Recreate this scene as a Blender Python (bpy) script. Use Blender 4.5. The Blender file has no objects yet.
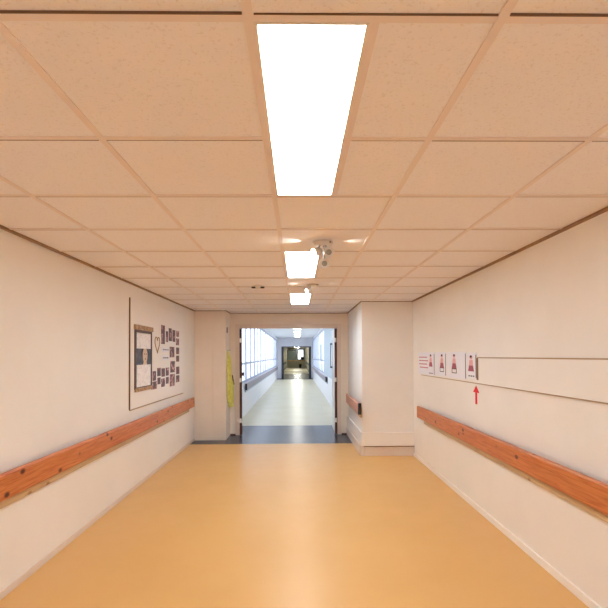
import bpy, bmesh, math, random
from mathutils import Vector, Matrix
PI = math.pi
R = math.radians
random.seed(7)
sc = bpy.context.scene
COL = sc.collection

# ------------------------------------------------------------------ helpers
def lin(c):
    return tuple(((v/255)/12.92 if v/255 <= .04045 else ((v/255+.055)/1.055)**2.4) for v in c) + (1,)

def box(bm, x0, x1, y0, y1, z0, z1):
    vs = [bm.verts.new(p) for p in ((x0,y0,z0),(x1,y0,z0),(x1,y1,z0),(x0,y1,z0),(x0,y0,z1),(x1,y0,z1),(x1,y1,z1),(x0,y1,z1))]
    for f in ((0,3,2,1),(4,5,6,7),(0,1,5,4),(1,2,6,5),(2,3,7,6),(3,0,4,7)):
        bm.faces.new([vs[i] for i in f])
    return vs

def cyl(bm, r0, r1, p0, p1, n=24):
    p0, p1 = Vector(p0), Vector(p1)
    d = p1-p0
    q = d.to_track_quat('Z', 'Y').to_matrix().to_4x4()
    m = Matrix.Translation((p0+p1)/2) @ q
    bmesh.ops.create_cone(bm, cap_ends=True, segments=n, radius1=r0, radius2=r1, depth=d.length, matrix=m)

def lathe(bm, prof, m=Matrix(), n=28):
    """prof: list of (r, z)"""
    rings = []
    for r, z in prof:
        if r < 1e-5:
            rings.append([bm.verts.new(m @ Vector((0,0,z)))])
        else:
            rings.append([bm.verts.new(m @ Vector((r*math.cos(2*PI*k/n), r*math.sin(2*PI*k/n), z))) for k in range(n)])
    for a, b in zip(rings, rings[1:]):
        for k in range(n):
            k2 = (k+1) % n
            if len(a) == 1 and len(b) == 1: continue
            if len(a) == 1: bm.faces.new((a[0], b[k2], b[k]))
            elif len(b) == 1: bm.faces.new((a[k], a[k2], b[0]))
            else: bm.faces.new((a[k], a[k2], b[k2], b[k]))

def prism(bm, pts, axis, a, b):
    """extrude a polygon: pts in the two other axes, from a to b along axis"""
    def P(p, t):
        return {'x': (t, p[0], p[1]), 'y': (p[0], t, p[1]), 'z': (p[0], p[1], t)}[axis]
    A = [bm.verts.new(P(p, a)) for p in pts]; B = [bm.verts.new(P(p, b)) for p in pts]
    n = len(pts)
    bm.faces.new(A); bm.faces.new(B[::-1])
    for k in range(n):
        bm.faces.new((A[k], B[k], B[(k+1) % n], A[(k+1) % n]))

def mk(name, fn, mat, parent=None, bevel=0, smooth=False, kind=None):
    bm = bmesh.new(); fn(bm)
    bmesh.ops.recalc_face_normals(bm, faces=bm.faces)
    me = bpy.data.meshes.new(name); bm.to_mesh(me); bm.free()
    o = bpy.data.objects.new(name, me); COL.objects.link(o)
    me.materials.append(mat)
    if smooth:
        for p in me.polygons: p.use_smooth = True
    if bevel:
        b = o.modifiers.new('bevel', 'BEVEL'); b.width = bevel; b.segments = 3; b.limit_method = 'ANGLE'
    if parent: o.parent = parent
    if kind: o['kind'] = kind
    return o

def boxes(*bs):
    def f(bm):
        for b in bs: box(bm, *b)
    return f

def tag(o, label, cat, group=None):
    o['label'] = label; o['category'] = cat
    if group: o['group'] = group
    return o

def thing(name, label, cat, loc=(0,0,0), rotz=0, group=None):
    o = bpy.data.objects.new(name, None); COL.objects.link(o)
    o.location = loc; o.rotation_euler = (0,0,rotz); o.empty_display_size = .1
    return tag(o, label, cat, group)

def dup(root, loc=None, label=None, group=None):
    r = root.copy(); COL.objects.link(r)
    if loc is not None: r.location = loc
    if label: r['label'] = label
    if group: r['group'] = group
    for ch in list(root.children):
        c = ch.copy(); COL.objects.link(c); c.parent = r
        for g in list(ch.children):
            d = g.copy(); COL.objects.link(d); d.parent = c
    return r

# ------------------------------------------------------------------ materials
def new_mat(name):
    m = bpy.data.materials.new(name); m.use_nodes = True
    nt = m.node_tree; bs = nt.nodes['Principled BSDF']
    return m, nt, bs

def mat(name, rgb, rough=.5, metal=0, spec=.5, emit=None, estr=0, coat=0):
    m, nt, bs = new_mat(name)
    bs.inputs['Base Color'].default_value = lin(rgb)
    bs.inputs['Roughness'].default_value = rough
    bs.inputs['Metallic'].default_value = metal
    bs.inputs['Specular IOR Level'].default_value = spec
    bs.inputs['Coat Weight'].default_value = coat
    if emit:
        bs.inputs['Emission Color'].default_value = lin(emit)
        bs.inputs['Emission Strength'].default_value = estr
    return m

def N(nt, t, **kw):
    n = nt.nodes.new(t)
    for k, v in kw.items():
        if k in n.inputs: n.inputs[k].default_value = v
        else: setattr(n, k, v)
    return n

def mat_noise(name, rgb1, rgb2, scale, rough=.6, bump=0, bscale=None, detail=4, stretch=(1,1,1), lo=.35, hi=.65, spec=.5, rough2=None):
    """two colours mixed by noise, with a bump of its own"""
    m, nt, bs = new_mat(name)
    tc = N(nt, 'ShaderNodeTexCoord'); mp = N(nt, 'ShaderNodeMapping'); mp.inputs['Scale'].default_value = stretch
    nt.links.new(tc.outputs['Object'], mp.inputs['Vector'])
    no = N(nt, 'ShaderNodeTexNoise', Scale=scale, Detail=detail)
    nt.links.new(mp.outputs[0], no.inputs['Vector'])
    cr = N(nt, 'ShaderNodeValToRGB')
    cr.color_ramp.elements[0].position = lo; cr.color_ramp.elements[0].color = lin(rgb1)
    cr.color_ramp.elements[1].position = hi; cr.color_ramp.elements[1].color = lin(rgb2)
    nt.links.new(no.outputs['Fac'], cr.inputs['Fac']); nt.links.new(cr.outputs['Color'], bs.inputs['Base Color'])
    bs.inputs['Roughness'].default_value = rough
    bs.inputs['Specular IOR Level'].default_value = spec
    if bump:
        n2 = N(nt, 'ShaderNodeTexNoise', Scale=bscale or scale*6, Detail=3)
        nt.links.new(tc.outputs['Object'], n2.inputs['Vector'])
        bp = N(nt, 'ShaderNodeBump', Strength=bump, Distance=.002)
        nt.links.new(n2.outputs['Fac'], bp.inputs['Height']); nt.links.new(bp.outputs['Normal'], bs.inputs['Normal'])
    return m

M = {}
M['wall'] = mat_noise('wall paint', (239,236,234), (242,239,237), 2.5, rough=.45, bump=.15, bscale=90, spec=.4)
M['wall_side'] = M['wall']
M['cream'] = mat_noise('door surround paint', (236,224,212), (240,228,216), 3, rough=.5, bump=.05, bscale=60)
M['frame_paint'] = mat('pale frame gloss paint', (229,212,200), .35)
M['white_gloss'] = mat('white gloss paint', (245,241,238), .3)
M['offwhite'] = mat('off white trim', (226,214,205), .4)
M['shadow_gap'] = mat('brown angle trim', (150,118,92), .6)
M['tbar'] = mat('ceiling bar paint', (230,220,221), .45)
M['cool_wall'] = mat('corridor wall paint', (230,230,236), .5)
M['cool_grey'] = mat('corridor panel paint', (176,190,202), .5)
M['mullion'] = mat('window frame paint', (172,178,200), .4)
M['cool_ceiling'] = mat('corridor ceiling paint', (224,226,232), .7)
M['beige_wall'] = mat('far passage paint', (186,184,168), .6)
M['dark_frame'] = mat('dark door frame paint', (52,56,66), .5)
M['gap'] = mat('brown gap', (112,84,66), .8)
M['black'] = mat('black plastic', (22,21,24), .45)
M['dark_green'] = mat('dark green panel', (52,62,56), .5)
M['brown_lip'] = mat('dark brown door lipping', (84,40,28), .45)
M['steel'] = mat('brushed steel', (190,190,192), .3, metal=.9)
M['white_plastic'] = mat('white plastic', (228,222,216), .35)
M['paper'] = mat('white paper', (238,240,252), .7)
M['board_face'] = mat('notice board face', (243,240,240), .6)
M['pale_edge'] = mat('pale wood edge', (176,150,124), .5)
M['brown_edge'] = mat('brown wood edge', (132,96,66), .5)
M['gilt'] = mat_noise('gilt wood', (150,112,72), (196,160,118), 30, rough=.45)
M['dark_wood'] = mat('dark poster rod', (86,62,54), .5)
M['red'] = mat('red arrow vinyl', (232,0,36), .5)
M['pink'] = mat('pink figure ink', (232,176,188), .6)
M['maroon'] = mat('maroon figure ink', (172,84,110), .6)
M['ink'] = mat('grey ink', (120,112,124), .7)
M['ink_pink'] = mat('pink heading ink', (208,150,172), .7)
M['ink_dark'] = mat('black ink', (46,42,50), .7)
M['skin'] = mat('portrait face tone', (212,190,172), .6)
M['hair'] = mat('portrait hair tone', (58,50,54), .6)
M['heart'] = mat('tan twig', (172,142,112), .7)
M['desk_wood'] = mat('desk top wood', (196,152,96), .4)
M['desk_front'] = mat('desk front panel', (206,204,190), .5)
M['diffuser'] = mat('lit light diffuser', (255,255,255), .5, emit=(234,251,255), estr=12)
M['bulb'] = mat('lit spot bulb', (255,255,255), .5, emit=(255,244,224), estr=9)
M['glow_far'] = mat('lit corridor diffuser', (255,255,255), .5, emit=(255,252,246), estr=4)
M['glow_passage'] = mat('lit passage diffuser', (255,255,255), .5, emit=(255,252,240), estr=45)
M['dim_glass'] = mat('spot lamp glass', (150,150,142), .15)
M['ground'] = mat('pale paving outside', (206,208,206), .8)

# orange vinyl floor: faint mottle, soft gloss
m = mat_noise('orange vinyl', (225,176,108), (229,181,114), 1.6, rough=.34, spec=.5, lo=.3, hi=.7)
M['orange'] = m
nt = m.node_tree; bs = nt.nodes['Principled BSDF']
tc = N(nt, 'ShaderNodeTexCoord'); n3 = N(nt, 'ShaderNodeTexNoise', Scale=7.0, Detail=5.0)
nt.links.new(tc.outputs['Object'], n3.inputs['Vector'])
mr = N(nt, 'ShaderNodeMapRange'); mr.inputs['To Min'].default_value = .28; mr.inputs['To Max'].default_value = .44
nt.links.new(n3.outputs['Fac'], mr.inputs['Value']); nt.links.new(mr.outputs[0], bs.inputs['Roughness'])
M['dark_vinyl'] = mat_noise('dark blue vinyl', (54,58,72), (72,76,92), 14, rough=.27, lo=.3, hi=.7)
M['cream_vinyl'] = mat_noise('pale corridor vinyl', (204,196,166), (212,206,182), 1.5, rough=.32, lo=.3, hi=.7)

# mineral ceiling tile: fine pits
m, nt, bs = new_mat('mineral ceiling tile')
tc = N(nt, 'ShaderNodeTexCoord')
v = N(nt, 'ShaderNodeTexNoise', Scale=110.0, Detail=3.0); nt.links.new(tc.outputs['Object'], v.inputs['Vector'])
w = N(nt, 'ShaderNodeTexNoise', Scale=9.0, Detail=2.0); nt.links.new(tc.outputs['Object'], w.inputs['Vector'])
cr = N(nt, 'ShaderNodeValToRGB')
cr.color_ramp.elements[0].position = .33; cr.color_ramp.elements[0].color = lin((230,227,233))
cr.color_ramp.elements[1].position = .42; cr.color_ramp.elements[1].color = lin((240,239,248))
nt.links.new(v.outputs['Fac'], cr.inputs['Fac'])
nt.links.new(cr.outputs['Color'], bs.inputs['Base Color'])
bp = N(nt, 'ShaderNodeBump', Strength=.45, Distance=.003)
ad = N(nt, 'ShaderNodeMath', operation='ADD'); nt.links.new(v.outputs['Fac'], ad.inputs[0]); nt.links.new(w.outputs['Fac'], ad.inputs[1])
nt.links.new(ad.outputs[0], bp.inputs['Height']); nt.links.new(bp.outputs['Normal'], bs.inputs['Normal'])
bs.inputs['Roughness'].default_value = .85
M['tile'] = m

# pine with grain along Y and dark knots
def pine(name, base, dark, knot):
    m, nt, bs = new_mat(name)
    tc = N(nt, 'ShaderNodeTexCoord'); mp = N(nt, 'ShaderNodeMapping'); mp.inputs['Scale'].default_value = (1, .06, 1)
    nt.links.new(tc.outputs['Object'], mp.inputs['Vector'])
    no = N(nt, 'ShaderNodeTexNoise', Scale=55.0, Detail=5.0, Distortion=1.2); nt.links.new(mp.outputs[0], no.inputs['Vector'])
    cr = N(nt, 'ShaderNodeValToRGB')
    cr.color_ramp.elements[0].position = .3; cr.color_ramp.elements[0].color = lin(dark)
    cr.color_ramp.elements[1].position = .62; cr.color_ramp.elements[1].color = lin(base)
    nt.links.new(no.outputs['Fac'], cr.inputs['Fac'])
    mk_ = N(nt, 'ShaderNodeMapping'); mk_.inputs['Scale'].default_value = (.4, 1, 1.6); mk_.inputs['Location'].default_value = (.2, .37, .11)
    nt.links.new(tc.outputs['Object'], mk_.inputs['Vector'])
    vo = N(nt, 'ShaderNodeTexVoronoi', Scale=5.5); nt.links.new(mk_.outputs[0], vo.inputs['Vector'])
    kr = N(nt, 'ShaderNodeValToRGB')
    kr.color_ramp.elements[0].position = .09; kr.color_ramp.elements[0].color = (1,1,1,1)
    kr.color_ramp.elements[1].position = .19; kr.color_ramp.elements[1].color = (0,0,0,1)
    nt.links.new(vo.outputs['Distance'], kr.inputs['Fac'])
    mx = N(nt, 'ShaderNodeMix', data_type='RGBA'); mx.inputs[7].default_value = lin(knot)
    nt.links.new(kr.outputs['Color'], mx.inputs[0]); nt.links.new(cr.outputs['Color'], mx.inputs[6])
    nt.links.new(mx.outputs[2], bs.inputs['Base Color'])
    bs.inputs['Roughness'].default_value = .38
    return m
M['pine'] = pine('varnished pine', (208,128,74), (180,92,46), (84,28,14))
M['pale_pine'] = pine('pale pine', (204,176,138), (188,156,118), (150,110,76))
M['grey_rail'] = mat('grey mauve rail vinyl', (140,130,140), .45)

# a printed photograph: blotches of maroon, brown, pink and cream, different for every print
m, nt, bs = new_mat('photographic print')
tc = N(nt, 'ShaderNodeTexCoord'); oi = N(nt, 'ShaderNodeObjectInfo')
ml = N(nt, 'ShaderNodeMath', operation='MULTIPLY'); ml.inputs[1].default_value = 40
nt.links.new(oi.outputs['Random'], ml.inputs[0])
no = N(nt, 'ShaderNodeTexNoise', Scale=11.0, Detail=1.5, noise_dimensions='4D')
nt.links.new(tc.outputs['Object'], no.inputs['Vector']); nt.links.new(ml.outputs[0], no.inputs['W'])
cr = N(nt, 'ShaderNodeValToRGB'); cr.color_ramp.interpolation = 'CONSTANT'
e = cr.color_ramp.elements; e[0].position = 0; e[0].color = lin((44,30,48)); e[1].position = .44; e[1].color = lin((92,36,56))
for p_, c_ in ((.54,(138,70,84)),(.60,(216,180,184)),(.65,(110,54,48))):
    q = e.new(p_); q.color = lin(c_)
nt.links.new(no.outputs['Fac'], cr.inputs['Fac']); nt.links.new(cr.outputs['Color'], bs.inputs['Base Color'])
bs.inputs['Roughness'].default_value = .35
M['photo'] = m
M['portrait'] = mat_noise('painted portrait ground', (44,50,68), (84,90,110), 14, rough=.5)

# paper with faint handwritten lines
m, nt, bs = new_mat('paper with faint drawing')
tc = N(nt, 'ShaderNodeTexCoord'); no = N(nt, 'ShaderNodeTexNoise', Scale=16.0, Detail=3.0)
nt.links.new(tc.outputs['Object'], no.inputs['Vector'])
cr = N(nt, 'ShaderNodeValToRGB'); e = cr.color_ramp.elements
e[0].position = .46; e[0].color = lin((246,246,251)); e[1].position = .5; e[1].color = lin((216,220,228)); q = e.new(.54); q.color = lin((246,246,251))
nt.links.new(no.outputs['Fac'], cr.inputs['Fac']); nt.links.new(cr.outputs['Color'], bs.inputs['Base Color'])
bs.inputs['Roughness'].default_value = .7
M['drawn_paper'] = m

M['hivis'] = mat_noise('fluorescent yellow fabric', (214,208,92), (230,226,128), 20, rough=.7)
# clear window glass
m = bpy.data.materials.new('clear glass'); m.use_nodes = True; nt = m.node_tree
for n_ in list(nt.nodes):
    if n_.type != 'OUTPUT_MATERIAL': nt.nodes.remove(n_)
out = nt.nodes['Material Output']
tr = N(nt, 'ShaderNodeBsdfTransparent'); gl = N(nt, 'ShaderNodeBsdfGlossy', Roughness=.03); 
tr.inputs['Color'].default_value = (.95,.97,1,1)
mxs = N(nt, 'ShaderNodeMixShader'); mxs.inputs[0].default_value = .05; nt.links.new(tr.outputs[0], mxs.inputs[1]); nt.links.new(gl.outputs[0], mxs.inputs[2])
nt.links.new(mxs.outputs[0], out.inputs['Surface'])
M['glass'] = m

# ------------------------------------------------------------------ setting: the hall
XL, XR, H = -1.812, 1.697, 2.266
YB = -5.0                       # end wall behind the camera
YC, YP, YD = 8.042, 6.709, 8.57 # boxed corner, pier, doorway wall
XCL, XPL = -1.262, .941
S = 'structure'
mk('floor', boxes((XL-.1, XR+.1, YB-.1, 7.685, -.1, 0)), M['orange'], kind=S)
mk('floor', boxes((XL-.1, XR+.1, 7.685, 9.68, -.1, 0)), M['dark_vinyl'], kind=S)
mk('wall_left', boxes((XL-.1, XL, YB, YD+.15, 0, 2.9)), M['wall'], kind=S)
mk('wall_right', boxes((XR, XR+.1, YB, YD+.15, 0, 2.9)), M['wall'], kind=S)
mk('wall_back', boxes((XL-.1, -1.5, YB-.1, YB, 0, 2.9), (1.4, XR+.1, YB-.1, YB, 0, 2.9), (-1.5, 1.4, YB-.1, YB, 0, .35), (-1.5, 1.4, YB-.1, YB, 2.15, 2.9)), M['wall'], kind=S)
wf = mk('window_back_added', boxes((-1.5,-1.44,YB-.07,YB-.02,.35,2.15),(1.34,1.4,YB-.07,YB-.02,.35,2.15),(-1.44,1.34,YB-.07,YB-.02,.35,.41),(-1.44,1.34,YB-.07,YB-.02,2.09,2.15),(-.08,-.02,YB-.07,YB-.02,.41,2.09)), M['mullion'], kind=S)  # unseen window, added to bring neutral daylight onto the hall ceiling
mk('pane', boxes((-1.44,1.34,YB-.05,YB-.044,.41,2.09)), M['glass'], wf)
# boxed-in corner on the left, a seam and a low skirting line in its face
def closet(bm):
    box(bm, XL, -1.500, YC, YC+.006, .075, H+.02)
    box(bm, -1.488, XCL, YC-.004, YC+.006, .075, H+.02)
    box(bm, XL, XCL, YC+.006, YD, 0, H+.02)
    box(bm, XL, XCL, YC-.003, YC+.006, .0, .068)
mk('wall_closet', closet, M['cream'], kind=S, bevel=.003)
# pier on the right
mk('wall_pier', boxes((XPL, XR, YP, YD, 0, H+.02)), M['wall'], kind=S, bevel=.004)
# boarded base of the pier: upper board and chamfered plinth
def pier_board(bm):
    prism(bm, [(XR, YP-.001),(XR, YP-.022),(XPL-.010, YP-.022),(XPL-.022, YP-.010),(XPL-.022, YD-.002),(XPL-.001, YD-.002),(XPL-.001, YP-.001)], 'z', .146, .345)
mk('trim_1', pier_board, M['white_gloss'], kind=S, bevel=.006)
def pier_plinth(bm):
    prism(bm, [(XR, YP-.001),(XR, YP-.014),(XPL+.03, YP-.014),(XPL-.034, YP+.05),(XPL-.034, YD-.002),(XPL-.001, YD-.002),(XPL-.001, YP-.001)], 'z', .0, .144)
mk('baseboard_pier', pier_plinth, M['offwhite'], kind=S, bevel=.004)
mk('trim_2', boxes((XPL+.02, XR, YP-.026, YP-.002, .138, .146)), M['brown_edge'], kind=S)
# doorway wall
DX0, DX1, DZ = -1.085, .733, 1.985
mk('wall_door', boxes((XCL-.02, DX0-.02, YD, YD+.15, 0, 2.9), (DX1+.02, XPL+.02, YD, YD+.15, 0, 2.9), (DX0-.02, DX1+.02, YD, YD+.15, DZ+.02, 2.9)), M['cream'], kind=S)
mk('wall_door', boxes((-2.2, XCL-.02, YD+.02, YD+.15, 0, 2.9), (XPL+.02, 2.2, YD+.02, YD+.15, 0, 2.9)), M['cool_wall'], kind=S)
def frame(bm):
    w = .078
    box(bm, DX0-w, DX0, YD-.018, YD, 0, DZ+w); box(bm, DX1, DX1+w, YD-.018, YD, 0, DZ+w)
    box(bm, DX0, DX1, YD-.018, YD, DZ, DZ+w)
    box(bm, DX0-.02, DX0, YD, YD+.15, 0, DZ+.02); box(bm, DX1, DX1+.02, YD, YD+.15, 0, DZ+.02); box(bm, DX0, DX1, YD, YD+.15, DZ, DZ+.02)
mk('trim_3', frame, M['frame_paint'], kind=S, bevel=.004)
# skirtings along the long walls
mk('baseboard_left', boxes((XL, XL+.010, YB, YC, 0, .045)), M['offwhite'], kind=S, bevel=.003)
mk('baseboard_right', boxes((XR-.014, XR, YB, YP-.015, 0, .055)), M['white_gloss'], kind=S, bevel=.003)
mk('baseboard_door', boxes((XCL, DX0-.078, YD-.008, YD, 0, .022), (DX1+.078, XPL-.035, YD-.008, YD, 0, .022)), M['brown_lip'], kind=S)

# suspended ceiling
GX = [-1.313, -.713, -.113, .487, 1.087]
G0 = 1.065
GY = [G0+.6*k for k in range(-10, 13)]
LIGHT_ROWS = [-4, 0, 4, 8]     # each light fills two rows from here
def in_light(k):
    return any(r <= k < r+2 for r in LIGHT_ROWS)
def tiles(bm):
    xs = [XL] + GX + [XR]
    for k in range(-11, 13):
        y0, y1 = G0+.6*k, G0+.6*(k+1)
        y0 = max(y0, YB)
        y1 = min(y1, YD)
        if y1-y0 < .03: continue
        for a, b in zip(xs, xs[1:]):
            if abs(a-(-.113)) < 1e-3 and in_light(k): a = .187
            dz = random.uniform(.002, .005); g = .0
            z = H+dz
            vs = [bm.verts.new((x, y, z + random.uniform(-.0012, .0012))) for x, y in ((a+g, y0+g), (b-g, y0+g), (b-g, y1-g), (a+g, y1-g))]
            tv = [bm.verts.new((v_.co.x, v_.co.y, H+.05)) for v_ in vs]
            bm.faces.new(vs)
            for i in range(4): bm.faces.new((vs[i], vs[(i+1) % 4], tv[(i+1) % 4], tv[i]))
ceil = mk('ceiling', tiles, M['tile'], kind=S)
def grid(bm):
    w = .012
    for x in GX:
        if x == -.113 or True: box(bm, x-w, x+w, YB, YD, H-.001, H+.012)
    for r in LIGHT_ROWS:
        y0 = max(G0+.6*r, YB); y1 = G0+.6*(r+2)
        if y1 > YB: box(bm, .187-w, .187+w, y0, y1, H-.001, H+.012)
    for k in range(-10, 13):
        y = G0+.6*k
        if (k-1) in LIGHT_ROWS:
            box(bm, XL, -.113-w, y-w, y+w, H-.0005, H+.0115); box(bm, .187+w, XR, y-w, y+w, H-.0005, H+.0115)
        else:
            box(bm, XL, XR, y-w, y+w, H-.0005, H+.0115)
g = mk('ceiling_grid', grid, M['tbar'], parent=ceil)
# dark gap beside each bar where the tiles do not seat
def gaps(bm):
    for k in range(-10, 13):
        y = G0+.6*k
        xs = [XL] + GX + [XR]
        for a, b in zip(xs, xs[1:]):
            if abs(a+.113) < 1e-3 and (k-1) in LIGHT_ROWS: a = .187
            w = random.choice((.0015, .0025, .004)); yy = y-.0122-w if k <= 0 else y+.0122-w*.5
            box(bm, a+.014, b-.014, yy, yy+w, H-.0014, H+.006)
mk('shadow_gap', gaps, M['gap'], parent=ceil)
mk('ceiling', boxes((-2.2, 2.2, YB-.1, YD+.15, H+.12, H+.14)), M['dark_frame'], kind=S)   # the slab above the tiles
# wall angle round the ceiling edge
mk('trim_4', boxes((XL, XL+.022, YB, YC, H-.012, H+.003), (XR-.022, XR, YB, YP, H-.012, H+.003),
    (XL, XCL, YC-.016, YC, H-.006, H+.003), (XPL, XR, YP-.016, YP, H-.006, H+.003), (XCL, XCL+.016, YC, YD, H-.006, H+.003), (XPL-.016, XPL, YP, YD, H-.008, H+.003),
    (XCL, XPL, YD-.016, YD, H-.006, H+.003)), M['shadow_gap'], kind=S)

# ------------------------------------------------------------------ ceiling lights
def make_light(y0, label):
    t = thing('ceiling_light', label, 'light', (.037, y0+.6, H), group='recessed ceiling lights of the hall')
    def fr(bm):
        a, b, w = .138, .588, .007
        box(bm, -a, -a+w, -b, b, -.002, .05); box(bm, a-w, a, -b, b, -.002, .05)
        box(bm, -a+w, a-w, -b, -b+w, -.002, .05); box(bm, -a+w, a-w, b-w, b, -.002, .05)
        box(bm, -a, a, -b, b, .05, .055)
    mk('frame', fr, M['white_plastic'], t)
    mk('diffuser', boxes((-.124, .132, -.582, .582, .010, .016)), M['diffuser'], t)
    return t
l0 = make_light(G0, 'long lit ceiling panel nearest the viewer, largest of the lights')
dup(l0, (.037, G0+2.4+.6, H), 'second lit ceiling panel, just before the three-headed spotlight cluster ends, mid-sized')['label'] = 'mid-sized lit ceiling panel left of the larger spotlight cluster'
dup(l0, (.037, G0+4.8+.6, H), 'smallest lit ceiling panel, the one nearest the doorway')
dup(l0, (.037, G0-2.4+.6, H), 'lit ceiling panel just behind the viewer')

# ------------------------------------------------------------------ spot clusters and detector
def spot_cluster(x, y, label, lower=True):
    t = thing('spotlight_cluster', label, 'spotlight', (x, y, H), group='ceiling spotlights')
    mk('ceiling_plate', lambda bm: lathe(bm, [(0,0),(.068,0),(.070,-.006),(.064,-.020),(.02,-.026),(0,-.026)]), M['white_plastic'], t, smooth=True)
    mk('screw', lambda bm: cyl(bm, .006, .006, (.045,-.052,-.010), (.045,-.062,-.012), 12), M['dark_wood'], t)
    heads = [(-.052, -.045, -.078, 'bulb', (-.75, -.5, -.35))]
    if lower: heads.append((.030, -.055, -.082, 'dim_glass', (.25, -.95, -.2))); heads.append((.006, -.03, -.150, 'dim_glass', (-.05, -.9, -.45)))
    for hx, hy, hz, kind, dr in heads:
        mk('arm', lambda bm: cyl(bm, .006, .006, (hx*.4, hy*.3, -.02), (hx, hy+.012, hz+.01), 12), M['steel'], t)
        d = Vector(dr).normalized()
        m4 = Matrix.Translation((hx, hy, hz)) @ d.to_track_quat('Z', 'Y').to_matrix().to_4x4()
        h_ = mk('lamp_head', lambda bm: lathe(bm, [(0,-.045),(.018,-.042),(.026,-.02),(.036,.018),(.037,.026),(.033,.028),(.030,.020),(.019,.018)], m4), M['white_plastic'], t, smooth=True)
        mk('lamp_glass', lambda bm: lathe(bm, [(.030 if kind == 'bulb' else .019,.019),(.018,.024),(.010,.027),(0,.028)], m4), M[kind], h_, smooth=True)
    return t
spot_cluster(.182, 3.20, 'three-headed white spotlight cluster on the ceiling beside the mid-sized light panel')
spot_cluster(.172, 5.10, 'single-headed white ceiling spotlight beside the light panel nearest the doorway', lower=False)
t = thing('smoke_detector', 'small round ceiling detector with two dark vents, left of the spotlights', 'smoke detector', (-.449, 5.2, H))
mk('base', lambda bm: lathe(bm, [(0,0),(.055,0),(.055,-.008),(.045,-.014),(0,-.014)]), M['white_plastic'], t, smooth=True)
mk('dome', lambda bm: lathe(bm, [(0,-.034),(.015,-.034),(.03,-.028),(.036,-.014)]), M['white_plastic'], t, smooth=True)
for s in (-1, 1):
    mk('vent', lambda bm: box(bm, s*.05-.022, s*.05+.022, -.03, .02, -.026, -.012), M['black'], t, bevel=.004)

# ------------------------------------------------------------------ handrails
def rail_profile(s):
    # s = +1: rail on the left wall (wall at x=0, room towards +x)
    return [(s*.036, .630), (s*.064, .618), (s*.072, .626), (s*.072, .765), (s*.064, .778), (s*.036, .775)]
def handrail(xw, s, y0, y1, label, mats=('pine','pale_pine'), back_inset=.2, cap=False):
    t = thing('handrail', label, 'handrail', (xw, 0, 0))
    mk('rail', lambda bm: prism(bm, rail_profile(s), 'y', y0, y1), M[mats[0]], t, bevel=.004)
    a, b = sorted((s*.001, s*.030))
    mk('backing_board', boxes((a, b, y0+.1, y1-back_inset, .560, .70)), M[mats[1]], t, bevel=.003)
    a, b = sorted((s*.012, s*.040))
    n = max(2, int((y1-y0)/.9))
    for k in range(n):
        yy = y0+.3+(y1-y0-.8)*k/(n-1)
        mk('bracket', boxes((a, b, yy-.03, yy+.03, .66, .74)), M['steel'], t)
    if cap:
        a, b = sorted((s*.030, s*.078)); yc = y0 if cap < 0 else y1
        mk('end_cap', boxes((a, b, yc-.014, yc+.006, .618, .782)), M['black'], t, bevel=.004)
    return t
handrail(XL, 1, -1.5, 7.75, 'long varnished pine handrail on the left wall below the notice board')
handrail(XR, -1, -1.5, 6.26, 'long knotty pine handrail on the right wall below the red arrow')
handrail(XPL, -1, 6.60, 8.30, 'short pine handrail with black end cap on the side of the pier', back_inset=.1, cap=-1)

# ------------------------------------------------------------------ notice board on the left wall
BX = XL
t = thing('notice_board', 'large white notice board with pictures on the left wall above the handrail', 'notice board', (BX, 0, 0))
mk('panel', boxes((.001, .012, 4.945, 7.21, .900, 2.105)), M['board_face'], t)
mk('side_edge', boxes((.001, .014, 4.934, 4.945, .900, 2.105)), M['brown_edge'], t)['label'] = 'dark brown near edge strip'
mk('bottom_edge', boxes((.001, .015, 4.945, 7.21, .886, .900)), M['pale_edge'], t)
PX = BX+.0125
# hung portrait between two rods
t = thing('portrait_poster', 'tall framed dark portrait poster hung at the near side of the notice board', 'poster', (PX, 5.36, 1.44))
mk('print', boxes((0, .004, -.27, .27, -.33, .33)), M['portrait'], t)
mk('top_rod', boxes((0, .02, -.31, .31, .33, .385)), M['gilt'], t, bevel=.004)
mk('top_rod', boxes((0, .012, -.28, .28, .30, .33)), M['dark_wood'], t)
mk('bottom_rod', boxes((0, .02, -.29, .29, -.365, -.325)), M['gilt'], t, bevel=.004)
mk('side_rod', boxes((0, .010, -.295, -.262, -.34, .34)), M['dark_wood'], t)
mk('side_rod', boxes((0, .010, .262, .290, -.34, .34)), M['dark_wood'], t)
def ellip(bm, cy, cz, ry, rz, x0, x1, n=24):
    prism(bm, [(cy+ry*math.cos(2*PI*k/n), cz+rz*math.sin(2*PI*k/n)) for k in range(n)], 'x', x0, x1)
def head_hair(bm):
    ellip(bm, .04, .075, .125, .085, .0041, .0048)
mk('hair', head_hair, M['hair'], t)
mk('face', lambda bm: (ellip(bm, .05, .045, .085, .09, .0049, .0054), prism(bm, [(.0,-.03),(.1,-.03),(.13,-.1),(-.05,-.1)], 'x', .0049, .0053)), M['skin'], t)
for ey in (.02, .085): mk('eye', lambda bm: ellip(bm, ey, .058, .014, .007, .0055, .0058), M['hair'], t)
mk('mouth', lambda bm: ellip(bm, .055, .0, .02, .006, .0055, .0058), M['hair'], t)
tag(mk('paper_sheet', boxes((PX+.0045, PX+.0075, 5.125, 5.605, 1.56, 1.765)), M['drawn_paper']), 'white paper sheet covering the top of the portrait poster', 'paper')
tag(mk('paper_sheet', boxes((PX+.0045, PX+.0075, 5.125, 5.605, 1.125, 1.375)), M['drawn_paper']), 'white paper sheet covering the bottom of the portrait poster', 'paper')
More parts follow.
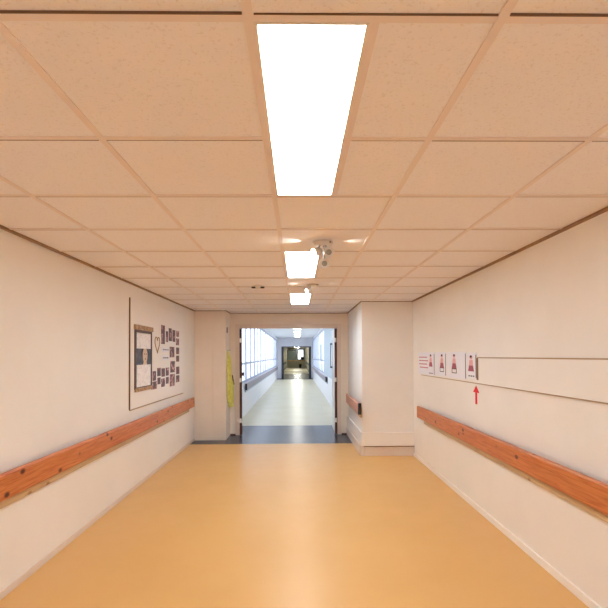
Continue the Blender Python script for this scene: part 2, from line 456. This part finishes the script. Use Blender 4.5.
# twig heart
def heart(bm):
    pts = []
    for k in range(40):
        a = 2*PI*k/40
        pts.append((5.865+.0062*16*math.sin(a)**3, 1.630+.0072*(13*math.cos(a)-5*math.cos(2*a)-2*math.cos(3*a)-math.cos(4*a))))
    for k in range(40):
        p, q = pts[k], pts[(k+1) % 40]
        cyl(bm, .005, .005, (PX+.009, *p), (PX+.009, *q), 6)
tag(mk('heart_ornament', heart, M['heart']), 'tan heart-shaped outline ornament between the portrait poster and the photographs', 'ornament')
# photographs: y0, y1, z0, z1, label
ph = [
 (6.055,6.215,1.635,1.885,'tallest maroon photograph, top left of the photograph cluster'),
 (6.27,6.37,1.665,1.815,'small photograph second from the left in the top row'),
 (6.41,6.56,1.685,1.865,'photograph with pink spots third from the left in the top row'),
 (6.60,6.74,1.680,1.850,'pale photograph fourth from the left in the top row'),
 (6.79,6.95,1.760,1.850,'small dark photograph at the top right of the cluster'),
 (6.79,6.95,1.635,1.735,'small dark photograph just under the top right one'),
 (6.46,6.69,1.455,1.605,'larger photograph in the middle beside the two captions'),
 (6.80,6.96,1.500,1.600,'photograph on the right edge level with the upper caption'),
 (6.80,6.96,1.390,1.480,'photograph on the right edge level with the lower caption'),
 (6.49,6.72,1.240,1.400,'orange-brown photograph above the bottom row of photographs'),
 (5.70,5.83,1.165,1.285,'upper photograph at the bottom left beside the portrait poster'),
 (5.66,5.87,1.060,1.155,'lower photograph at the bottom left beside the portrait poster'),
 (5.89,6.03,1.215,1.320,'upper photograph in the second column of the bottom row'),
 (5.90,6.02,1.110,1.195,'lower photograph in the second column of the bottom row'),
 (6.07,6.22,1.200,1.310,'upper photograph in the third column of the bottom row'),
 (6.06,6.22,1.065,1.175,'lower photograph in the third column of the bottom row'),
 (6.27,6.42,1.205,1.315,'upper photograph in the fourth column of the bottom row'),
 (6.28,6.41,1.095,1.185,'lower photograph in the fourth column of the bottom row'),
 (6.47,6.71,1.045,1.215,'wide photograph in the fifth column of the bottom row'),
 (6.80,6.97,1.205,1.315,'photograph at the right end, above the bottom right corner one'),
 (6.80,6.97,1.085,1.185,'photograph at the bottom right corner of the cluster')]
for y0, y1, z0, z1, lab in ph:
    cy, cz = (y0+y1)/2, (z0+z1)/2
    hy, hz = (y1-y0)/2, (z1-z0)/2
    o = mk('photograph', boxes((0, .003, -hy, hy, -hz, hz)), M['photo'])
    o.location = (PX, cy, cz)
    tag(o, lab, 'photograph', 'photographs on the notice board')
def scribble(y0, y1, z, n):
    def f(bm):
        y = y0
        while y < y1:
            w_ = random.uniform(.02, .06)
            box(bm, 0, .001, y, min(y+w_, y1), z-.008, z+.008)
            y += w_+.02
    return f
for zz, lab in ((1.56,'upper white caption strip among the photographs'), (1.45,'lower white caption strip among the photographs')):
    c = thing('caption_strip', lab, 'paper', (PX, 0, 0))
    mk('strip', boxes((0, .002, 6.10, 6.43, zz-.035, zz+.035)), M['paper'], c)
    w_ = mk('writing', scribble(6.13, 6.40, zz, 1), M['ink'], c); w_.location.x = .0021

# ------------------------------------------------------------------ right wall: long board, sheets, arrow
t = thing('wall_panel', 'long narrow painted board with thin brown edges on the right wall', 'board', (XR, 0, 0))
mk('panel', boxes((-.010, -.001, -1.0, 6.23, 1.206, 1.440)), M['wall'], t)
mk('edge_strip', boxes((-.013, -.001, -1.0, 6.24, 1.198, 1.206)), M['pale_edge'], t)
mk('edge_strip', boxes((-.013, -.001, -1.0, 4.285, 1.440, 1.449)), M['pale_edge'], t)
mk('end_strip', boxes((-.016, -.0101, 4.262, 4.292, 1.236, 1.440)), M['brown_edge'], t)
def sheet(y0, y1, z0, z1, label, fig=None, heading=False, line=True, boxed=False):
    cy = (y0+y1)/2
    t = thing('instruction_sheet', label, 'sign', (XR-.0105, cy, 0), group='instruction sheets on the right wall')
    a, b = y0-cy, y1-cy
    mk('sheet', boxes((-.003, 0, a, b, z0, z1)), M['paper'], t)
    if fig is not None:
        fy = fig-cy; zt = z1-.045
        mk('figure', lambda bm: (ellip(bm, fy, zt, .038, .020, -.0042, -.0031),
            prism(bm, [(fy-.055, zt-.09),(fy+.055, zt-.09),(fy+.04, zt-.025),(fy-.04, zt-.025)], 'x', -.0042, -.0031)), M['pink'], t)
        mk('figure_clothes', lambda bm: prism(bm, [(fy-.075, zt-.135),(fy+.075, zt-.135),(fy+.05, zt-.08),(fy-.05, zt-.08)], 'x', -.0043, -.0032), M['maroon'], t)
        mk('figure_hair', lambda bm: ellip(bm, fy, zt+.008, .028, .012, -.0046, -.0043), M['ink_dark'], t)
        if boxed:
            def bx(bm):
                z = zt-.185; w = .075
                box(bm, -.0042, -.0031, fy-w, fy+w, z, z+.007); box(bm, -.0042, -.0031, fy-w, fy+w, z+.043, z+.050)
                box(bm, -.0042, -.0031, fy-w, fy-w+.012, z+.007, z+.043); box(bm, -.0042, -.0031, fy+w-.012, fy+w, z+.007, z+.043)
            mk('printed_box', bx, M['ink_dark'], t)
        else:
            mk('caption', lambda bm: [box(bm, -.0042, -.0031, fy-.08+.055*k, fy-.04+.055*k, z0+.02, z0+.032) for k in range(3)], M['ink'], t)
    if heading:
        for r_ in range(4):
            mk('heading_line', boxes((-.0042, -.0031, -.06-.05*(r_ % 2), b-.06-.04*(r_ == 3), z1-.07-.045*r_, z1-.055-.045*r_)), M['ink_pink'], t)
    if line:
        mk('border_line', boxes((-.0042, -.0031, a+.004, a+.020, z0+.012, z1-.02)), M['ink'], t)
    return t
sheet(5.62, 6.39, 1.215, 1.505, 'white sheet with pink heading, furthest from the viewer on the right wall', fig=5.78, heading=True)
sheet(5.185, 5.60, 1.225, 1.505, 'white sheet with a pink figure above a box, second from the far end', fig=5.33, boxed=True)
sheet(4.565, 5.165, 1.222, 1.505, 'widest white sheet with a pink figure above a box, third from the far end', fig=4.91, boxed=True)
sheet(4.295, 4.55, 1.240, 1.492, 'white sheet with a kneeling pink figure, nearest the brown strip', fig=4.43)
# far border lines on the two middle sheets
mk('red_arrow', lambda bm: prism(bm, [(4.338, 1.178),(4.265, 1.113),(4.318, 1.113),(4.318, 1.002),(4.358, 1.002),(4.358, 1.113),(4.411, 1.113)], 'x', XR-.004, XR-.001), M['red'])
tag(bpy.data.objects['red_arrow'], 'bright red upward arrow on the right wall under the sheets', 'arrow')

# ------------------------------------------------------------------ door leaves of the fire door
def leaf(name, label, hinge_x, s, ang):
    t = bpy.data.objects.new(name, None); COL.objects.link(t); t.location = (hinge_x, YD-.03, 0); t.rotation_euler = (0,0,ang)
    t['label'] = label; t['kind'] = S
    w, th = .88, .045
    x0, x1 = (0, th) if s > 0 else (-th, 0)
    # leaf with a tall glazed slot
    mk('leaf_panel', boxes((x0, x1, .006, .66, .01, DZ-.01), (x0, x1, .80, w, .01, DZ-.01), (x0, x1, .66, .80, .01, .62), (x0, x1, .66, .80, 1.82, DZ-.01)), M['white_gloss'], t)
    mk('vision_pane', boxes((x0+.018, x0+.026, .66, .80, .62, 1.82)), M['glass'], t)
    mk('edge_lipping', boxes((x0, x1, -.002, .006, .01, DZ-.01)), M['brown_lip'], t)['label'] = 'dark brown edge of the leaf'
    for z in (.27, 1.02, 1.76):
        mk('hinge', boxes((x0-.004, x1-.010, -.008, .03, z-.04, z+.04)), M['white_gloss'], t)
    xi = x1 if s > 0 else x0
    a, b = sorted((xi+s*.03, xi+s*.042)); c, d = sorted((xi, xi+s*.042))
    mk('pull_handle', boxes((a, b, .74, .765, 1.22, 1.72), (c, d, .74, .765, 1.22, 1.25), (c, d, .74, .765, 1.69, 1.72)) if s < 0 else
       boxes((a, b, .05, .09, 1.07, 1.20), (c, d, .05, .09, 1.10, 1.16)), M['dark_frame'] if s < 0 else M['brown_lip'], t)
leaf('door_1', 'left leaf of the double fire door, standing open', DX0+.002, 1, R(7.5))
leaf('door_2', 'right leaf of the double fire door, standing open', DX1-.002, -1, R(-1.0))

# ------------------------------------------------------------------ high-visibility vest hanging by the frame
t = thing('safety_vest', 'fluorescent yellow high-visibility vest hanging folded on the wall left of the doorway', 'vest', (XCL+.001, 8.30, 0), PI/2)
def cloth(rows, depth, ph_):
    """rows: (z, left, right) from the top down; a folded, closed cloth body hanging against the wall"""
    def f(bm):
        n = 16; rings = []; fine = []
        for (z0, a0, b0), (z1, a1, b1) in zip(rows, rows[1:]):
            for k in range(4):
                u = k/4; fine.append((z0+(z1-z0)*u, a0+(a1-a0)*u, b0+(b1-b0)*u))
        fine.append(rows[-1])
        for z, a, b in fine:
            ring = []
            for k in range(n):
                u = k/(n-1); ring.append(bm.verts.new((a+(b-a)*u, -.012-depth*min(1, .15+(rows[0][0]+.02-z)/.22)*math.sin(PI*u)**.5*(.62+.38*math.sin(u*13+ph_+z*3)), z)))
            for k in range(n):
                u = 1-k/(n-1); ring.append(bm.verts.new((a+(b-a)*u, -.003, z)))
            rings.append(ring)
        for A, B in zip(rings, rings[1:]):
            m_ = len(A)
            for k in range(m_): bm.faces.new((A[k], A[(k+1) % m_], B[(k+1) % m_], B[k]))
        bm.faces.new(rings[0]); bm.faces.new(rings[-1][::-1])
    return f
mk('shoulder', cloth([(1.56,-.12,-.08),(1.45,-.14,-.04),(1.33,-.16,.0),(1.22,-.17,.06),(1.15,-.15,.10),(1.12,-.13,.08)], .060, .4), M['hivis'], t, smooth=True)
mk('left_panel', cloth([(1.14,-.15,.02),(1.00,-.14,.01),(.85,-.16,-.02),(.70,-.12,-.03),(.63,-.09,-.05)], .055, 1.2), M['hivis'], t, smooth=True)
mk('right_panel', cloth([(1.16,.02,.12),(1.0,.02,.13),(.85,.01,.17),(.68,.02,.18),(.54,.03,.16)], .080, 2.2), M['hivis'], t, smooth=True)
mk('waist_strap', lambda bm: cyl(bm, .010, .010, (.02,-.075,1.12), (.14,-.085,.95), 10), M['dark_wood'], t)
mk('hook', lambda bm: (cyl(bm, .007, .007, (-.10,0,1.565), (-.10,-.05,1.570), 10), cyl(bm, .007, .004, (-.10,-.05,1.570), (-.10,-.055,1.595), 10)), M['steel'], t)
tag(mk('door_stay', boxes((XCL+.001, XCL+.016, 8.12, 8.17, 1.88, 1.98)), M['ink'], bevel=.004), 'small dark bracket high on the corner left of the doorway', 'bracket')

# ------------------------------------------------------------------ corridor beyond
CX0, CX1, CH, CE = -1.335, .965, 2.62, 30.0
mk('floor', boxes((CX0-.1, CX1+.1, 9.68, 28.4, -.1, 0)), M['cream_vinyl'], kind=S)
mk('floor', boxes((-1.6, 1.4, 28.4, 37.0, -.1, 0)), M['dark_vinyl'], kind=S)
mk('floor', boxes((-1.6, 1.4, 37.0, 62.0, -.1, 0)), M['cream_vinyl'], kind=S)
mk('ceiling_corridor', boxes((CX0-.1, CX1+.1, YD+.15, CE, CH, CH+.1)), M['cool_ceiling'], kind=S)
mk('wall_corridor_left', boxes((CX0-.1, CX0, YD+.15, CE, 0, .80), (CX0-.1, CX0, YD+.15, CE, 2.50, CH), (CX0-.1, CX0, YD+.15, 9.6, .80, 2.50)), M['cool_wall'], kind=S)
mk('wall_corridor_right', boxes((CX1, CX1+.1, YD+.15, CE, 0, .80), (CX1, CX1+.1, YD+.15, CE, 2.50, CH), (CX1, CX1+.1, YD+.15, 12.6, .80, 2.50)), M['cool_wall'], kind=S)
mk('wall_panel_right', boxes((CX1, CX1+.1, 12.6, 17.0, .80, 2.50)), M['cool_grey'], kind=S)
NW = 0
def window(x, y0, y1):
    global NW; NW += 1
    a, b = x-.045, x-.01
    if x > 0: a, b = x+.01, x+.045
    fr = [(a,b,y0,y0+.07,.80,2.50),(a,b,y1-.07,y1,.80,2.50),(a,b,y0+.07,y1-.07,.80,.86),(a,b,y0+.07,y1-.07,2.43,2.50),(a,b,y0+.07,y1-.07,1.25,1.31)]
    ym = (y0+y1)/2
    fr += [(a,b,ym-.03,ym+.03,.86,2.43)]
    f = mk('window_%d' % NW, boxes(*fr), M['mullion'], kind=S)
    mk('pane', boxes(((a+b)/2-.003,(a+b)/2+.003,y0+.07,y1-.07,.86,2.43)), M['glass'], f)
for k in range(8): window(CX0, 9.6+2.4*k+.03, 9.6+2.4*(k+1)+.03 if k < 7 else 28.8)
for k in range(5): window(CX1, 17.0+2.4*k, 17.0+2.4*(k+1))
mk('trim_5', boxes((CX0-.1, CX0, 28.8, CE, .80, 2.50), (CX1, CX1+.1, 29.0, CE, .80, 2.50)), M['cool_wall'], kind=S)
mk('baseboard_corridor', boxes((CX0, CX0+.01, YD+.2, CE, 0, .07), (CX1-.01, CX1, YD+.2, CE, 0, .07)), M['cool_wall'], kind=S)
tag(mk('wall_sign', boxes((CX1-.03, CX1-.001, 18.3, 19.5, 1.25, 1.93)), M['cool_grey']), 'grey panel fixed across the right-hand corridor windows', 'sign')
handrail(CX0, 1, 11.4, 28.6, 'grey handrail with black end cap under the left corridor windows', ('grey_rail','cool_grey'), cap=-1)
handrail(CX1, -1, 14.75, 28.6, 'grey handrail with black end cap on the right corridor wall', ('grey_rail','cool_grey'), cap=-1)
c0 = thing('corridor_light', 'nearest lit ceiling panel of the corridor beyond the doorway', 'light', (-.02, 10.8, CH), group='ceiling lights of the corridor')
mk('frame', boxes((-.17,.17,-.62,.62,-.03,0)), M['white_plastic'], c0)
mk('diffuser', boxes((-.15,.15,-.6,.6,-.034,-.030)), M['glow_far'], c0)
for k, lab in ((1,'second'),(2,'third'),(3,'fourth'),(4,'fifth'),(5,'sixth'),(6,'seventh')):
    dup(c0, (-.02, 10.8+2.7*k, CH), lab+' lit ceiling panel of the corridor, counted from the doorway')
# end wall with the second fire doorway
FX0, FX1, FZ = -1.064, .869, 2.075
mk('wall_end', boxes((-1.6, FX0, CE, CE+.15, 0, 2.9), (FX1, 1.4, CE, CE+.15, 0, 2.9), (FX0, FX1, CE, CE+.15, FZ, 2.9)), M['cool_wall'], kind=S)
mk('trim_6', boxes((FX0, FX0+.07, CE-.03, CE+.16, 0, FZ), (FX1-.07, FX1, CE-.03, CE+.16, 0, FZ), (FX0+.07, FX1-.07, CE-.03, CE+.16, FZ-.05, FZ)), M['dark_frame'], kind=S)
mk('door_3', boxes((FX0+.075, FX0+.12, CE+.17, CE+1.05, .01, FZ-.06)), M['dark_frame'], kind=S)
mk('door_4', boxes((FX1-.12, FX1-.075, CE+.17, CE+1.05, .01, FZ-.06)), M['dark_frame'], kind=S)
# far passage
mk('wall_passage_left', boxes((-1.6, -1.42, CE+.15, 62, 0, 2.6)), M['beige_wall'], kind=S)
mk('wall_passage_right', boxes((1.02, 1.4, CE+.15, 62, 0, 2.6)), M['beige_wall'], kind=S)
mk('ceiling_passage', boxes((-1.6, 1.4, CE+.15, 62, 2.5, 2.6)), M['beige_wall'], kind=S)
mk('wall_passage_end', boxes((-1.6, .0, 62, 62.1, 0, 2.6), (.75, 1.4, 62, 62.1, 0, 2.6), (0, .75, 62, 62.1, 0, .95), (0, .75, 62, 62.1, 2.3, 2.6)), M['beige_wall'], kind=S)
mk('window_end', boxes((-.02,.03,61.96,62.02,.95,2.3),(.72,.77,61.96,62.02,.95,2.3),(.03,.72,61.96,62.02,2.25,2.3),(.03,.72,61.96,62.02,.95,1.0)), M['dark_frame'], kind=S)
mk('baseboard_passage', boxes((-1.42,-1.40,CE+.2,62,0,.1),(1.0,1.02,CE+.2,62,0,.1)), M['dark_frame'], kind=S)
mk('trim_7', boxes((-1.42, 1.02, 38.5, 38.9, .0005, .003), (-1.42, 1.02, 42.0, 42.5, .0005, .003)), M['dark_vinyl'], kind=S)
handrail(-1.42, 1, 31.4, 54.0, 'dark handrail on the left wall of the far passage', ('dark_frame','dark_frame'))
handrail(1.02, -1, 31.4, 54.0, 'dark handrail on the right wall of the far passage', ('dark_frame','dark_frame'))
t = thing('reception_desk', 'pale reception desk with wooden top at the far end of the passage', 'desk', (0, 55, 0))
mk('front_panel', boxes((-1.30, .90, 0, .06, 0, .84), (-1.30, -1.24, .06, .7, 0, .84), (.84, .90, .06, .7, 0, .84)), M['desk_front'], t)
mk('desk_top', boxes((-1.35, .95, -.08, .75, .84, .92)), M['desk_wood'], t, bevel=.01)
t = thing('waste_bin', 'small black waste bin in front of the reception desk', 'bin', (.30, 54.7, 0))
mk('body', lambda bm: lathe(bm, [(0,0),(.13,0),(.16,.44),(.15,.44),(.125,.02),(0,.02)]), M['black'], t, smooth=True)
mk('rim', lambda bm: lathe(bm, [(.15,.44),(.17,.44),(.17,.47),(.15,.47),(.15,.44)]), M['dark_frame'], t, smooth=True)
t = thing('glazed_screen', 'dark green panelled screen behind the left of the reception desk', 'screen', (0, 58, 0))
mk('panel', boxes((-1.38, -.30, 0, .05, 0, 2.2)), M['dark_green'], t)
for x in (-1.38, -.98, -.66, -.32): mk('post', boxes((x, x+.05, -.03, 0, 0, 2.25)), M['dark_frame'], t)
tag(mk('hanging_sign', boxes((-.12, .12, 57.0, 57.04, 1.72, 2.2)), M['dark_frame'], bevel=.01), 'dark sign hanging before the bright far window', 'sign')
t = thing('desk_monitor', 'dark computer monitor standing on the right of the reception desk', 'monitor', (.55, 55.3, .92))
mk('screen', boxes((-.20, .20, -.02, .03, .10, .42)), M['black'], t, bevel=.008)
mk('stand', boxes((-.03, .03, -.01, .02, .015, .12), (-.10, .10, -.08, .10, 0, .015)), M['dark_frame'], t)
p0_ = thing('passage_light', 'nearer lit ceiling panel of the far passage', 'light', (-.1, 36, 2.5), group='ceiling lights of the far passage')
mk('frame', boxes((-.32,.32,-.32,.32,-.02,0)), M['white_plastic'], p0_)
mk('diffuser', boxes((-.3,.3,-.3,.3,-.024,-.020)), M['glow_passage'], p0_)
dup(p0_, (-.1, 46, 2.5), 'middle lit ceiling panel of the far passage'); dup(p0_, (-.1, 56.5, 2.5), 'lit ceiling panel above the reception desk')

# ground outside the corridor windows and the added back window
mk('ground', boxes((-40, CX0-.1, -5, 90, -.35, -.12), (1.4, 40, -5, 90, -.35, -.12), (-40, 40, -45, YB-.1, -.35, -.12)), M['ground'], kind=S)

# ------------------------------------------------------------------ light
w = bpy.data.worlds.new('daylight'); sc.world = w; w.use_nodes = True
bg = w.node_tree.nodes['Background']; bg.inputs[0].default_value = (.82, .90, 1.0, 1); bg.inputs[1].default_value = 1.8
def portal(x, y0, y1, rot):
    l = bpy.data.lights.new('window_daylight', 'AREA'); l.shape = 'RECTANGLE'; l.size = 1.7; l.size_y = y1-y0
    l.cycles.is_portal = True
    o = bpy.data.objects.new('window_daylight', l); COL.objects.link(o)
    o.location = (x, (y0+y1)/2, 1.65); o.rotation_euler = (0, rot, 0)
def portal_added_window():  # portal for the window added behind the camera
    l = bpy.data.lights.new('window_daylight', 'AREA'); l.shape = 'RECTANGLE'; l.size = 2.9; l.size_y = 1.8; l.cycles.is_portal = True
    o = bpy.data.objects.new('window_daylight', l); COL.objects.link(o); o.location = (-.05, YB-.12, 1.25); o.rotation_euler = (R(90), 0, 0)
portal_added_window()
portal(CX0-.12, 9.6, 28.8, R(-90)); portal(CX1+.12, 17, 29, R(90))
def spot(x, y, z, d, e_, ang=100, col=(1,.93,.76)):
    l = bpy.data.lights.new('spotlight_beam', 'SPOT'); l.energy = e_; l.spot_size = R(ang); l.spot_blend = .6; l.color = col; l.shadow_soft_size = .01
    o = bpy.data.objects.new('spotlight_beam', l); COL.objects.link(o); o.location = (x, y, z)
    o.rotation_euler = Vector(d).to_track_quat('-Z', 'Y').to_euler()
for sx_, sy_ in ((.182, 3.20), (.172, 5.10)):
    spot(sx_-.10, sy_-.02, H-.045, (-1, -.10, .12), 1.2, 70)
    spot(sx_+.09, sy_-.02, H-.045, (1, -.05, .12), .7, 60)

# ------------------------------------------------------------------ camera
cd = bpy.data.cameras.new('camera'); cam = bpy.data.objects.new('camera', cd); COL.objects.link(cam)
cd.sensor_width = 36; cd.sensor_fit = 'HORIZONTAL'; cd.lens = 457.78/608*36
cd.shift_y = 42.89/608; cd.clip_start = .02; cd.clip_end = 300
cam.matrix_world = Matrix.Translation((0, 0, 1.4706)) @ Matrix.Rotation(-.01367, 4, 'Z') @ Matrix.Rotation(PI/2+.01917, 4, 'X') @ Matrix.Rotation(-.0045, 4, 'Z')
sc.camera = cam

vs = sc.view_settings; vs.view_transform = 'Standard'; vs.look = 'None'; vs.gamma = 1; vs.exposure = .9; vs.use_curve_mapping = False
cy = sc.cycles; cy.max_bounces = 14; cy.diffuse_bounces = 10; cy.glossy_bounces = 4; cy.transparent_max_bounces = 16
cy.use_denoising = True; cy.sample_clamp_indirect = 20; cy.caustics_reflective = False; cy.caustics_refractive = False
